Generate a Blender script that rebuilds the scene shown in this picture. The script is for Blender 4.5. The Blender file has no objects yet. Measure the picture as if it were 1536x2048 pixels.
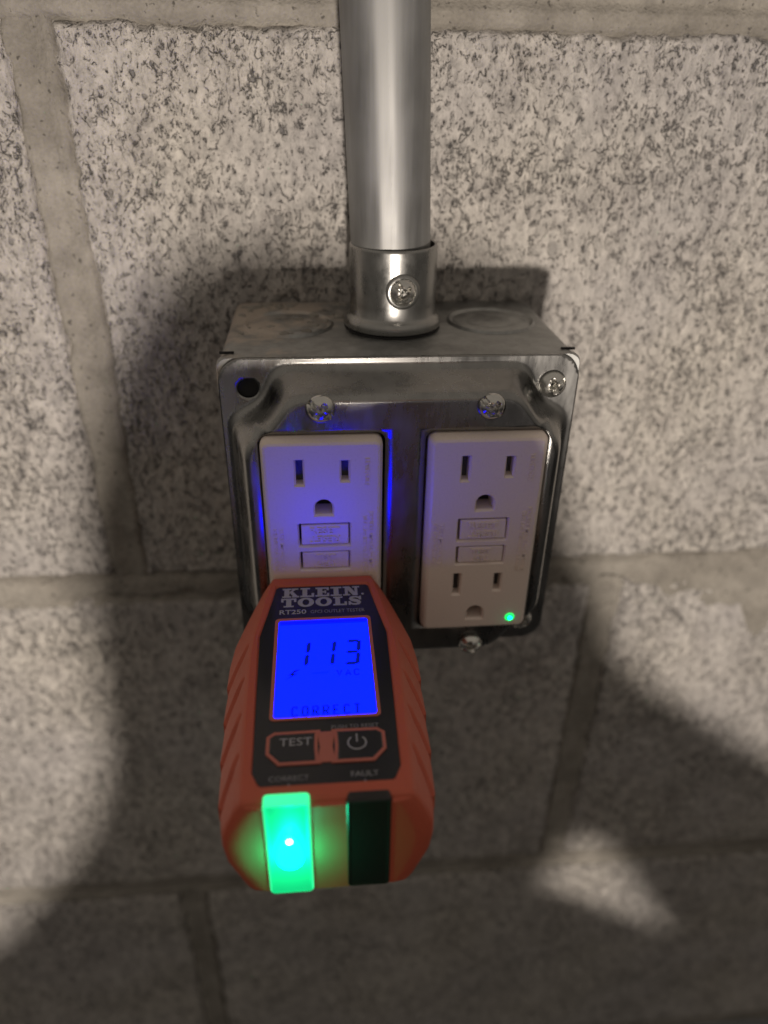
import bpy, bmesh, math, random
import numpy as np
from mathutils import Vector, Matrix, Euler
from mathutils.geometry import delaunay_2d_cdt

random.seed(4)
S = 0.001                                   # everything below is written in millimetres
scene = bpy.context.scene
COL = scene.collection

# ------------------------------------------------------------------ camera
cam_d = bpy.data.cameras.new('camera')
cam = bpy.data.objects.new('camera', cam_d); COL.objects.link(cam)
cam.location = (-23.05*S, -255.96*S, 117.25*S)
cam.rotation_euler = (1.0397, -0.0149, -0.0859)
cam_d.sensor_fit = 'VERTICAL'; cam_d.sensor_height = 36.0; cam_d.sensor_width = 27.0
cam_d.lens = 36.0*1482.0/2048.0
cam_d.clip_start = 0.005; cam_d.clip_end = 50.0
cam_d.dof.use_dof = True
cam_d.dof.focus_distance = 0.196
cam_d.dof.aperture_fstop = cam_d.lens/3.8
scene.camera = cam

# ------------------------------------------------------------------ world: a dim room, darker below
w = bpy.data.worlds.new('World'); scene.world = w; w.use_nodes = True
nt = w.node_tree
bg = nt.nodes['Background']
tc = nt.nodes.new('ShaderNodeTexCoord'); sx = nt.nodes.new('ShaderNodeSeparateXYZ')
rp = nt.nodes.new('ShaderNodeValToRGB')
mr = nt.nodes.new('ShaderNodeMapRange')
mr.inputs['From Min'].default_value = -1; mr.inputs['From Max'].default_value = 1
nt.links.new(tc.outputs['Generated'], sx.inputs[0]); nt.links.new(sx.outputs['Z'], mr.inputs['Value'])
nt.links.new(mr.outputs[0], rp.inputs[0]); nt.links.new(rp.outputs[0], bg.inputs['Color'])
rp.color_ramp.elements[0].position = 0.31; rp.color_ramp.elements[0].color = (0.024, 0.022, 0.020, 1)
rp.color_ramp.elements[1].position = 0.70; rp.color_ramp.elements[1].color = (0.215, 0.190, 0.162, 1)
bg.inputs['Strength'].default_value = 1.25

# ------------------------------------------------------------------ the work lamp behind the camera
LAMP = np.array([-13.0, -670.0, -70.0])
ld = bpy.data.lights.new('work_lamp', 'POINT')
ld.energy = 18.0; ld.shadow_soft_size = 0.015; ld.color = (1.0, 0.885, 0.77)
lo = bpy.data.objects.new('work_lamp', ld); COL.objects.link(lo); lo.location = tuple(LAMP*S)

vs = scene.view_settings
vs.view_transform = 'Standard'; vs.look = 'None'; vs.exposure = 0; vs.gamma = 1

# ------------------------------------------------------------------ measured depths (mm)
YB = -59.5        # front rim of the box / flange of the cover
YF = -72.3        # flat face of the raised cover
YG = -75.4        # face of the receptacles
ZB = -66.83; XL = -102.2      # mortar joints

# ------------------------------------------------------------------ helpers
def thing(name, label, cat, loc=(0, 0, 0), group=None):
    o = bpy.data.objects.new(name, None); COL.objects.link(o)
    o.empty_display_size = 0.01
    o.location = Vector(loc)*S; o['label'] = label; o['category'] = cat
    if group: o['group'] = group
    return o

def obj(name, verts, faces, mat, parent=None, smooth=False, angle=None, loc=(0, 0, 0), mats=None, mi=None):
    me = bpy.data.meshes.new(name)
    v = np.asarray(verts, float)*S
    me.from_pydata(v.tolist(), [], [list(map(int, f)) for f in faces])
    me.validate(); me.update()
    if mats:
        for m in mats: me.materials.append(m)
        if mi is not None and len(mi) == len(me.polygons): me.polygons.foreach_set('material_index', mi)
    else:
        me.materials.append(mat)
    if smooth:
        me.shade_smooth()
        if angle: me.set_sharp_from_angle(angle=math.radians(angle))
    o = bpy.data.objects.new(name, me); COL.objects.link(o)
    if parent: o.parent = parent
    o.location = Vector(loc)*S
    return o

def fix_normals(o):
    bm = bmesh.new(); bm.from_mesh(o.data)
    bmesh.ops.recalc_face_normals(bm, faces=bm.faces); bm.to_mesh(o.data); bm.free()

class Geo:
    def __init__(s): s.v = []; s.f = []
    def add(s, v, f):
        n = len(s.v); s.v += [tuple(map(float, p)) for p in v]; s.f += [tuple(int(i)+n for i in q) for q in f]
    def loft(s, rings, closed=True, cap0=False, cap1=False):
        n0 = len(s.v); k = len(rings[0]); v = [p for r in rings for p in r]; f = []
        for a in range(len(rings)-1):
            for i in range(k if closed else k-1):
                j = (i+1) % k
                f.append((a*k+i, a*k+j, (a+1)*k+j, (a+1)*k+i))
        if cap0: f.append(tuple(range(k-1, -1, -1)))
        if cap1: f.append(tuple((len(rings)-1)*k+i for i in range(k)))
        s.add(v, f)
    def box(s, x0, x1, y0, y1, z0, z1):
        v = [(x, y, z) for x in (x0, x1) for y in (y0, y1) for z in (z0, z1)]
        s.add(v, [(0, 1, 3, 2), (4, 6, 7, 5), (0, 4, 5, 1), (2, 3, 7, 6), (0, 2, 6, 4), (1, 5, 7, 3)])
    def lathe(s, prof, n=48, c=(0, 0, 0), axis='z', cap0=False, cap1=False):
        rings = []
        for r, h in prof:
            ring = []
            for i in range(n):
                a = 2*math.pi*i/n
                x, y = r*math.cos(a), r*math.sin(a)
                ring.append((c[0]+x, c[1]+y, c[2]+h) if axis == 'z' else (c[0]+x, c[1]-h, c[2]+y))
            rings.append(ring)
        s.loft(rings, cap0=cap0, cap1=cap1)

def rrect(w2, h2, r, n=6, cx=0, cz=0):
    pts = []
    for (sx_, sz_, a0) in ((1, 1, 0), (-1, 1, 90), (-1, -1, 180), (1, -1, 270)):
        for i in range(n+1):
            a = math.radians(a0+90*i/n)
            pts.append((cx+sx_*(w2-r)+r*math.cos(a), cz+sz_*(h2-r)+r*math.sin(a)))
    return pts

def ushape(w2, ztop, zbot, cx, n=12):
    pts = []
    for i in range(n+1):
        a = math.pi*i/n
        pts.append((cx+w2*math.cos(a), ztop-w2+w2*math.sin(a)))
    pts += [(cx-w2, zbot), (cx+w2, zbot)]
    return pts

def inset(poly, d):
    """offset of a counter-clockwise polygon inward by d"""
    P = np.array(poly); n = len(P); out = []
    for i in range(n):
        a, b, c = P[i-1], P[i], P[(i+1) % n]
        e1 = (b-a)/(np.linalg.norm(b-a)+1e-9); e2 = (c-b)/(np.linalg.norm(c-b)+1e-9)
        n1 = np.array([-e1[1], e1[0]]); n2 = np.array([-e2[1], e2[0]])
        m = n1+n2; m = m/(np.linalg.norm(m)+1e-9)
        out.append(tuple(b+m*d/max(0.3, m.dot(n1))))
    return out

def inpoly(poly, x, y):
    c = False; n = len(poly); j = n-1
    for i in range(n):
        xi, yi = poly[i]; xj, yj = poly[j]
        if (yi > y) != (yj > y) and x < (xj-xi)*(y-yi)/(yj-yi)+xi: c = not c
        j = i
    return c

def cdt(outer, holes, extra=()):
    V = []; E = []
    def loop(p):
        n = len(V); V.extend(Vector(q) for q in p); E.extend((n+i, n+(i+1) % len(p)) for i in range(len(p)))
    loop(outer)
    for h in holes: loop(h)
    V.extend(Vector(q) for q in extra)
    r = delaunay_2d_cdt(V, E, [], 0, 1e-5)
    vv = [tuple(p) for p in r[0]]; ff = []
    for f in r[2]:
        cx = sum(vv[i][0] for i in f)/len(f); cy = sum(vv[i][1] for i in f)/len(f)
        if not inpoly(outer, cx, cy): continue
        if any(inpoly(h, cx, cy) for h in holes): continue
        ff.append(tuple(f))
    return vv, ff

DG = None
def text2d(s, size, bold=0.0, extrude=0.0, spacing=1.0):
    """flat lettering as (verts, faces), baseline at y=0, starting at x=0; size = cap height in mm"""
    c = bpy.data.curves.new('lettering', 'FONT'); c.body = s; c.size = 1.0
    c.offset = bold; c.extrude = extrude; c.space_character = spacing; c.resolution_u = 3
    o = bpy.data.objects.new('lettering', c); COL.objects.link(o)
    dg = bpy.context.evaluated_depsgraph_get(); dg.update()
    me = bpy.data.meshes.new_from_object(o.evaluated_get(dg))
    v = np.array([tuple(p.co) for p in me.vertices]); f = [tuple(p.vertices) for p in me.polygons]
    bpy.data.objects.remove(o); bpy.data.curves.remove(c); bpy.data.meshes.remove(me)
    hgt = 0.729
    v[:, :2] *= size/hgt; v[:, 2] *= size
    v[:, 0] -= v[:, 0].min()
    return v, f

def fit(v, x0, x1, y0, y1):
    v = v.copy(); a = v.min(0); b = v.max(0)
    v[:, 0] = x0+(v[:, 0]-a[0])*(x1-x0)/(b[0]-a[0]); v[:, 1] = y0+(v[:, 1]-a[1])*(y1-y0)/(b[1]-a[1])
    return v

# ------------------------------------------------------------------ numpy noise
def _h(ix, iy, s):
    n = (ix.astype(np.int64)*374761393+iy.astype(np.int64)*668265263+s*1442695041) & 0x7fffffff
    n = ((n ^ (n >> 13))*1274126177) & 0x7fffffff
    n = ((n ^ (n >> 16))*974711) & 0x7fffffff
    return (n & 0xfffff)/float(0xfffff)
def vnoise(x, y, s=0):
    ix = np.floor(x); iy = np.floor(y); fx = x-ix; fy = y-iy
    fx = fx*fx*(3-2*fx); fy = fy*fy*(3-2*fy)
    a = _h(ix, iy, s); b = _h(ix+1, iy, s); c = _h(ix, iy+1, s); d = _h(ix+1, iy+1, s)
    return a+(b-a)*fx+(c-a)*fy+(a-b-c+d)*fx*fy
def fbm(x, y, s=0, o=4):
    t = 0; a = .5
    for i in range(o): t = t+a*vnoise(x*2**i, y*2**i, s+i*7); a *= .5
    return t
def worley(x, y, s=0):
    ix = np.floor(x); iy = np.floor(y); f1 = np.full(x.shape, 9.); f2 = np.full(x.shape, 9.)
    for dx in (-1, 0, 1):
        for dy in (-1, 0, 1):
            cx = ix+dx; cy = iy+dy
            d = np.hypot(cx+_h(cx, cy, s)-x, cy+_h(cx, cy, s+5)-y)
            f2 = np.minimum(f2, np.maximum(f1, d)); f1 = np.minimum(f1, d)
    return f1, f2
def sstep(a, b, x):
    t = np.clip((x-a)/(b-a), 0, 1); return t*t*(3-2*t)

# ------------------------------------------------------------------ materials
def newmat(name):
    m = bpy.data.materials.new(name); m.use_nodes = True
    n = m.node_tree.nodes; l = m.node_tree.links
    return m, n, l, n['Principled BSDF']
def N(n, t, **k):
    x = n.new(t)
    for a, b in k.items():
        if a in x.inputs: x.inputs[a].default_value = b
        else: setattr(x, a, b)
    return x
def ramp(n, pts):
    r = n.new('ShaderNodeValToRGB'); e = r.color_ramp.elements
    while len(e) < len(pts): e.new(0.5)
    for i, (p, c) in enumerate(pts):
        e[i].position = p; e[i].color = (c, c, c, 1) if isinstance(c, (int, float)) else (*c, 1)
    return r
def mixc(n, l, fac, a, b, mode='MIX'):
    x = n.new('ShaderNodeMix'); x.data_type = 'RGBA'; x.blend_type = mode
    for sck, v in ((x.inputs[0], fac), (x.inputs[6], a), (x.inputs[7], b)):
        if isinstance(v, (int, float)): sck.default_value = v
        elif isinstance(v, tuple): sck.default_value = (*v, 1)
        else: l.new(v, sck)
    return x.outputs[2]

def plain(name, col, rough=.5, metal=0., emis=None, strength=0., noise=0.0, nscale=400, bump=0.0, spec=.5):
    m, n, l, p = newmat(name)
    p.inputs['Base Color'].default_value = (*col, 1); p.inputs['Roughness'].default_value = rough
    p.inputs['Metallic'].default_value = metal; p.inputs['Specular IOR Level'].default_value = spec
    if emis:
        p.inputs['Emission Color'].default_value = (*emis, 1); p.inputs['Emission Strength'].default_value = strength
    if noise or bump:
        t = N(n, 'ShaderNodeTexCoord'); x = N(n, 'ShaderNodeTexNoise', Scale=nscale, Detail=5.0)
        l.new(t.outputs['Object'], x.inputs['Vector'])
        if noise:
            r = ramp(n, [(.3, tuple(c*(1-noise) for c in col)), (.7, tuple(min(1, c*(1+noise)) for c in col))])
            l.new(x.outputs['Fac'], r.inputs[0]); l.new(r.outputs[0], p.inputs['Base Color'])
            rr = ramp(n, [(.3, max(0, rough-.08)), (.7, min(1, rough+.1))])
            l.new(x.outputs['Fac'], rr.inputs[0]); l.new(rr.outputs[0], p.inputs['Roughness'])
        if bump:
            b = N(n, 'ShaderNodeBump', Strength=1.0, Distance=bump*S)
            l.new(x.outputs['Fac'], b.inputs['Height']); l.new(b.outputs[0], p.inputs['Normal'])
    return m

def mat_block():
    m, n, l, p = newmat('painted_concrete_block')
    t = N(n, 'ShaderNodeTexCoord'); mp = N(n, 'ShaderNodeMapping')
    mp.inputs['Scale'].default_value = (1.0, 1.0, 0.56)
    l.new(t.outputs['Object'], mp.inputs[0])
    dn = N(n, 'ShaderNodeTexNoise', Scale=28.0, Detail=3.0); l.new(t.outputs['Object'], dn.inputs['Vector'])
    def mth(op, a_, b_, c_=None):
        q = N(n, 'ShaderNodeMath', operation=op)
        for i_, v_ in enumerate((a_, b_, c_)):
            if v_ is None: continue
            if isinstance(v_, (int, float)): q.inputs[i_].default_value = v_
            else: l.new(v_, q.inputs[i_])
        return q.outputs[0]
    def thr(sock, lo, hi, flip=False):
        q = ramp(n, [(lo, 1.0 if flip else 0.0), (hi, 0.0 if flip else 1.0)]); l.new(sock, q.inputs[0]); return q.outputs[0]
    # short curled cracks between the grains: thin level lines of a noise, broken up by another, in a painted grey halo of shade
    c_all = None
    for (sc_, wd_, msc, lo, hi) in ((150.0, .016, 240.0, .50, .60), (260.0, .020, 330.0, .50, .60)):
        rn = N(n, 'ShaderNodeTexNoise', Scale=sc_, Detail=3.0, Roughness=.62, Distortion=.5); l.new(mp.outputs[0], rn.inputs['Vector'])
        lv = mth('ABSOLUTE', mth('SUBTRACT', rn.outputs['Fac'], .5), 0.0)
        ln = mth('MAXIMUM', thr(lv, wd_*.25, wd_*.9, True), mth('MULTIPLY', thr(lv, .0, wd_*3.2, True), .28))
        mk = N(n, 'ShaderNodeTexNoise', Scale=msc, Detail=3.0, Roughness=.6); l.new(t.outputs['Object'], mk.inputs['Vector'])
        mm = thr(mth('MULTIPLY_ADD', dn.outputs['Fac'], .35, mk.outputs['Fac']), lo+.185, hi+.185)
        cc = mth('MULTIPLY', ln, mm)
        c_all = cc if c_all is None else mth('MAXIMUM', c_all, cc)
    # open pores of several sizes, soft shade painted around each
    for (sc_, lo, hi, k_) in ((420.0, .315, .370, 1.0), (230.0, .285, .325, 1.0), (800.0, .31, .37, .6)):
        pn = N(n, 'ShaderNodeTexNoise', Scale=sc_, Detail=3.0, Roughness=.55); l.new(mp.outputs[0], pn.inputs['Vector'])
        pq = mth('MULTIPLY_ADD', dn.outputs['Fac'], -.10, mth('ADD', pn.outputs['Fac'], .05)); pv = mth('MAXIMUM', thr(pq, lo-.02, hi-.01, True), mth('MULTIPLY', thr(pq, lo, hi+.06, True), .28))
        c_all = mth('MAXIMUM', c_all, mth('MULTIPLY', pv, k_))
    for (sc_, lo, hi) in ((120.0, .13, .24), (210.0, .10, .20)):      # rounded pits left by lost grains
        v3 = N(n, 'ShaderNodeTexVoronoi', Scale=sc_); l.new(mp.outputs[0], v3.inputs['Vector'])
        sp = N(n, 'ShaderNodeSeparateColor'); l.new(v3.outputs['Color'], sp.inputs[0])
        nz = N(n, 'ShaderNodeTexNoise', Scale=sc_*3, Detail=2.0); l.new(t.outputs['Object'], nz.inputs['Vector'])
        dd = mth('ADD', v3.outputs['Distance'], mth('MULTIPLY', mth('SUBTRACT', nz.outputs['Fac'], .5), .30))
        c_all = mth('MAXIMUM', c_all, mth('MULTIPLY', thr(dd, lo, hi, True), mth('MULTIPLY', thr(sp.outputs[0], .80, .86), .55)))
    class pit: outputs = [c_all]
    # tone of the grains
    g = N(n, 'ShaderNodeTexNoise', Scale=300.0, Detail=6.0, Roughness=.75); l.new(mp.outputs[0], g.inputs['Vector'])
    gr = ramp(n, [(.28, (.30, .292, .288)), (.42, (.50, .480, .456)), (.62, (.68, .650, .615))]); l.new(g.outputs['Fac'], gr.inputs[0])
    big = N(n, 'ShaderNodeTexNoise', Scale=14.0, Detail=3.0); l.new(t.outputs['Object'], big.inputs['Vector'])
    bigr = ramp(n, [(.35, (.88, .875, .885)), (.65, (1.0, .985, .95))]); l.new(big.outputs['Fac'], bigr.inputs[0])
    mot = N(n, 'ShaderNodeTexNoise', Scale=95.0, Detail=4.0, Roughness=.6); l.new(mp.outputs[0], mot.inputs['Vector'])
    motr = ramp(n, [(.36, (.83, .825, .835)), (.56, (1.0, 1.0, 1.0))]); l.new(mot.outputs['Fac'], motr.inputs[0])  # mottling that paints the soft grey shade of the block relief
    base = mixc(n, l, 1.0, mixc(n, l, 1.0, gr.outputs[0], bigr.outputs[0], 'MULTIPLY'), motr.outputs[0], 'MULTIPLY')
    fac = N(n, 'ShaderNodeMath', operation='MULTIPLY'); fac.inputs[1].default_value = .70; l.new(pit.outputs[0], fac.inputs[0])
    colr = mixc(n, l, fac.outputs[0], base, (.080, .080, .088))  # pits take a darker concrete colour, with their recess shade painted in
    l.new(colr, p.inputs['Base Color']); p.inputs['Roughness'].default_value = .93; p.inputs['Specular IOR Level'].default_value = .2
    h = N(n, 'ShaderNodeMath', operation='MULTIPLY_ADD'); h.inputs[1].default_value = -1.4
    l.new(pit.outputs[0], h.inputs[0]); l.new(g.outputs['Fac'], h.inputs[2])
    b = N(n, 'ShaderNodeBump', Strength=1.0, Distance=.0016); l.new(h.outputs[0], b.inputs['Height']); l.new(b.outputs[0], p.inputs['Normal'])
    return m

def mat_mortar():
    m, n, l, p = newmat('mortar')
    t = N(n, 'ShaderNodeTexCoord')
    a = N(n, 'ShaderNodeTexNoise', Scale=900.0, Detail=4.0); l.new(t.outputs['Object'], a.inputs['Vector'])
    b_ = N(n, 'ShaderNodeTexNoise', Scale=35.0, Detail=4.0); l.new(t.outputs['Object'], b_.inputs['Vector'])
    r1 = ramp(n, [(.3, (.265, .246, .216)), (.7, (.365, .342, .305))]); l.new(b_.outputs['Fac'], r1.inputs[0])
    r2 = ramp(n, [(.3, .84), (.7, 1.0)]); l.new(a.outputs['Fac'], r2.inputs[0])
    ph = N(n, 'ShaderNodeTexNoise', Scale=520.0, Detail=3.0); l.new(t.outputs['Object'], ph.inputs['Vector'])
    phr = ramp(n, [(.30, .42), (.36, 1.0)]); l.new(ph.outputs['Fac'], phr.inputs[0])
    sm = N(n, 'ShaderNodeTexNoise', Scale=75.0, Detail=6.0, Roughness=.7); l.new(t.outputs['Object'], sm.inputs['Vector'])
    smr = ramp(n, [(.35, .80), (.62, 1.12)]); l.new(sm.outputs['Fac'], smr.inputs[0])
    mo = mixc(n, l, 1.0, mixc(n, l, 1.0, r1.outputs[0], r2.outputs[0], 'MULTIPLY'), phr.outputs[0], 'MULTIPLY')
    l.new(mixc(n, l, 1.0, mo, smr.outputs[0], 'MULTIPLY'), p.inputs['Base Color'])
    p.inputs['Roughness'].default_value = .95; p.inputs['Specular IOR Level'].default_value = .15
    b = N(n, 'ShaderNodeBump', Strength=.9, Distance=.0007); l.new(a.outputs['Fac'], b.inputs['Height']); l.new(b.outputs[0], p.inputs['Normal'])
    return m

def mat_metal(name, col, rough, streak=None, var=.12, scratch=.0, spangle=0.0):
    m, n, l, p = newmat(name)
    t = N(n, 'ShaderNodeTexCoord')
    mp = N(n, 'ShaderNodeMapping'); l.new(t.outputs['Object'], mp.inputs[0])
    if streak: mp.inputs['Scale'].default_value = streak
    a = N(n, 'ShaderNodeTexNoise', Scale=300.0, Detail=6.0, Roughness=.65); l.new(mp.outputs[0], a.inputs['Vector'])
    b_ = N(n, 'ShaderNodeTexNoise', Scale=45.0, Detail=5.0); l.new(t.outputs['Object'], b_.inputs['Vector'])
    f = N(n, 'ShaderNodeMath', operation='ADD'); l.new(a.outputs['Fac'], f.inputs[0]); l.new(b_.outputs['Fac'], f.inputs[1])
    f2 = N(n, 'ShaderNodeMath', operation='MULTIPLY'); f2.inputs[1].default_value = .5; l.new(f.outputs[0], f2.inputs[0])
    r1 = ramp(n, [(.36, tuple(c*(1-var) for c in col)), (.64, tuple(min(1, c*(1+var)) for c in col))]); l.new(f2.outputs[0], r1.inputs[0])
    l.new(r1.outputs[0], p.inputs['Base Color'])
    r2 = ramp(n, [(.36, rough-.09), (.64, rough+.11)]); l.new(f2.outputs[0], r2.inputs[0]); l.new(r2.outputs[0], p.inputs['Roughness'])
    p.inputs['Metallic'].default_value = 1.0
    b = N(n, 'ShaderNodeBump', Strength=.25, Distance=.00008+scratch*S); l.new(a.outputs['Fac'], b.inputs['Height']); l.new(b.outputs[0], p.inputs['Normal'])
    return m, n, l, p, t, r1

M = {}
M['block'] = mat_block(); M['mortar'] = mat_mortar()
M['conduit'] = mat_metal('galvanised_tube', (.27, .272, .268), .56, (1, 1, .05), .22)[0]
M['conduit'].node_tree.nodes['Principled BSDF'].inputs['Metallic'].default_value = .85
M['connector'] = mat_metal('zinc_connector', (.33, .33, .32), .30, (1, 1, .5), .10)[0]
M['cover'] = mat_metal('pressed_zinc_cover', (.30, .298, .29), .27, (1, 1, .25), .16)[0]
M['screw'] = mat_metal('bright_screw', (.64, .63, .60), .21, None, .10)[0]
# box: dull galvanised sheet with a crust of dried mortar dust on the left of its top
bm_, n, l, p, t, r1 = mat_metal('galvanised_box', (.36, .365, .36), .46, None, .32)
geo = N(n, 'ShaderNodeSeparateXYZ'); l.new(t.outputs['Object'], geo.inputs[0])
d1 = N(n, 'ShaderNodeTexNoise', Scale=70.0, Detail=7.0, Roughness=.65); l.new(t.outputs['Object'], d1.inputs['Vector'])
gx = N(n, 'ShaderNodeMapRange'); gx.inputs['From Min'].default_value = .004; gx.inputs['From Max'].default_value = -.052
gx.inputs['To Min'].default_value = -.30; gx.inputs['To Max'].default_value = .10; l.new(geo.outputs['X'], gx.inputs['Value'])
gy = N(n, 'ShaderNodeMapRange'); gy.inputs['From Min'].default_value = -.052; gy.inputs['From Max'].default_value = -.010
gy.inputs['To Min'].default_value = -.12; gy.inputs['To Max'].default_value = .12; l.new(geo.outputs['Y'], gy.inputs['Value'])
ad = N(n, 'ShaderNodeMath', operation='ADD'); l.new(d1.outputs['Fac'], ad.inputs[0]); l.new(gx.outputs[0], ad.inputs[1])
ad2 = N(n, 'ShaderNodeMath', operation='ADD'); l.new(ad.outputs[0], ad2.inputs[0]); l.new(gy.outputs[0], ad2.inputs[1])
dr = ramp(n, [(.43, 0.0), (.55, .92)]); l.new(ad2.outputs[0], dr.inputs[0])
l.new(mixc(n, l, dr.outputs[0], r1.outputs[0], (.44, .375, .315)), p.inputs['Base Color'])
iv = N(n, 'ShaderNodeMath', operation='SUBTRACT'); iv.inputs[0].default_value = 1.0; l.new(dr.outputs[0], iv.inputs[1])
l.new(iv.outputs[0], p.inputs['Metallic'])
M['box'] = bm_
M['dark'] = plain('dark_cavity', (.012, .012, .013), .7)  # near-black; stands in for shade at the screw holes and connector foot
M['contact'] = plain('slot_contact', (.10, .10, .105), .45, .6)
M['white'] = plain('white_plastic', (.80, .69, .62), .33, noise=.02, nscale=1500, bump=.012)
M['orange'] = plain('orange_rubbery_plastic', (.52, .105, .055), .52, noise=.05, nscale=1800, bump=.02)
M['panel'] = plain('glossy_black_panel', (.012, .013, .018), .22, noise=.0)
M['print_white'] = plain('white_print', (.36, .36, .39), .5)
M['print_grey'] = plain('grey_print', (.24, .24, .26), .5)
M['print_red'] = plain('orange_print', (.50, .15, .11), .45)
M['lcd'] = plain('lcd_backlight', (.01, .01, .02), .35, emis=(.0, .0023, 1.0), strength=9.0, spec=.1)
M['lcd_rim'] = plain('lcd_light_bar', (.01, .01, .02), .3, emis=(.0, .0004, 1.0), strength=9.0, spec=.1)
M['lcd_ink'] = plain('lcd_segment', (.005, .005, .02), .35, emis=(.0, .030, 1.0), strength=.22, spec=.1)
M['lcd_ghost'] = plain('lcd_faint_segment', (.005, .005, .02), .35, emis=(.0, .0072, 1.0), strength=2.6, spec=.1)
M['lens'] = plain('lit_green_lens', (.05, .3, .15), .3, emis=(.004, 1.0, .36), strength=.62)
M['lens'], n, l, p = newmat('lit_green_lens')
t = N(n, 'ShaderNodeTexCoord'); vd = N(n, 'ShaderNodeVectorMath', operation='DISTANCE'); l.new(t.outputs['Object'], vd.inputs[0])
vd.inputs[1].default_value = ((-32.3+24.0)*S, (-156.3+75.6)*S, (-24.2+39.7)*S)
lr = ramp(n, [(.0, (.01, 1.0, .42)), (.35, (.004, .80, .28)), (1.0, (.002, .40, .13))])
md = N(n, 'ShaderNodeMath', operation='DIVIDE'); md.inputs[1].default_value = .017; l.new(vd.outputs['Value'], md.inputs[0]); l.new(md.outputs[0], lr.inputs[0])
l.new(lr.outputs[0], p.inputs['Emission Color']); p.inputs['Emission Strength'].default_value = 1.0; p.inputs['Base Color'].default_value = (.02, .2, .1, 1)
M['lens_edge'] = plain('lit_green_lens_edge', (.05, .3, .15), .25, emis=(.03, 1.0, .34), strength=1.25)
M['led'] = plain('green_led', (.1, .5, .4), .2, emis=(.0, 1.0, .86), strength=25.0)
M['led_tip'] = plain('green_led_tip', (.9, .9, .9), .2, emis=(1.0, 1.0, 1.0), strength=6.0)
M['smoked'] = plain('smoked_red_lens', (.012, .010, .010), .35)
M['pilot'] = plain('green_pilot_light', (.1, .5, .3), .3, emis=(.0, 1.0, .14), strength=1.3)
M['pilot_core'] = plain('green_pilot_core', (.1, .5, .3), .3, emis=(.0, 1.0, .55), strength=14.0)

# ------------------------------------------------------------------ the concrete block wall
wall = thing('block_wall', 'rough pale concrete block wall with tan mortar joints behind the metal box', 'wall')
MODZ, J = 203.2, 10.0
def block(x0, x1, z0, z1, res, seed):
    nx = max(8, int((x1-x0)/res)); nz = max(8, int((z1-z0)/res))
    X, Z = np.meshgrid(np.linspace(x0, x1, nx+1), np.linspace(z0, z1, nz+1), indexing='ij')
    y = (fbm(X/34, Z/34, seed)-.47)*2.2
    wx = X+(fbm(X/5, Z/6, seed+3)-.5)*5; wz = (Z+(fbm(X/5, Z/6, seed+4)-.5)*5)*.72
    f1, f2 = worley(wx/4.4, wz/4.4, seed+9)
    mask = sstep(.44, .60, fbm(X/9, Z/11, seed+15))
    y += .75*(1-sstep(.03, .24, f2-f1))*mask
    f1b, _ = worley(wx/9, wz/9, seed+21)
    y += .7*(1-sstep(.08, .22, f1b))*sstep(.5, .62, fbm(X/20, Z/20, seed+30))
    y += (fbm(X/2.6, Z/3.2, seed+40)-.47)*1.2
    e = np.minimum(np.minimum(X-x0, x1-X), np.minimum(Z-z0, z1-Z))
    rag = e-(fbm(X/7, Z/7, seed+50)-.38)*4.2
    y += 7.0*(1-sstep(-.5, 3.2, rag))**1.3
    v = np.stack([X, y, Z], -1).reshape(-1, 3)
    i = np.arange((nx+1)*(nz+1)).reshape(nx+1, nz+1)
    f = np.stack([i[:-1, :-1], i[1:, :-1], i[1:, 1:], i[:-1, 1:]], -1).reshape(-1, 4).tolist()
    # flanks, so the block is a body and not a sheet
    v = v.tolist()
    rim = list(i[:, 0])+list(i[-1, 1:])+list(i[-2::-1, -1])+list(i[0, -2:0:-1])
    k = len(v)
    for q in rim: v.append((v[q][0], 60.0, v[q][2]))
    m_ = len(rim)
    for a in range(m_): f.append((rim[a], k+a, k+(a+1) % m_, rim[(a+1) % m_]))
    f.append(tuple(k+a for a in range(m_)))
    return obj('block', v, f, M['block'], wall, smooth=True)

zA = ZB+MODZ; zC = ZB-MODZ; zD = zC-MODZ
xs_odd = [XL-406.4, XL, XL+406.4, XL+812.8]       # head joints of the upper and the third course
xs_even = [XL-203.2, XL+203.2, XL+609.6]
def course(z0, z1, xs, res, seed):
    for a in range(len(xs)-1):
        block(xs[a]+J/2, xs[a+1]-J/2, z0+J/2, z1-J/2, res, seed+a*101)
course(ZB, zA, xs_odd[:3], .88, 11)
course(zC, ZB, [XL-609.6]+xs_even[:2], 1.5, 31)
block(XL+203.2+J/2, XL+609.6-J/2, zC+J/2, ZB-J/2, 1.5, 77)
course(zD, zC, xs_odd[:3], 2.0, 51)
course(zA, zA+MODZ, [XL-203.2, XL+203.2, XL+609.6], 3.0, 71)

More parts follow.
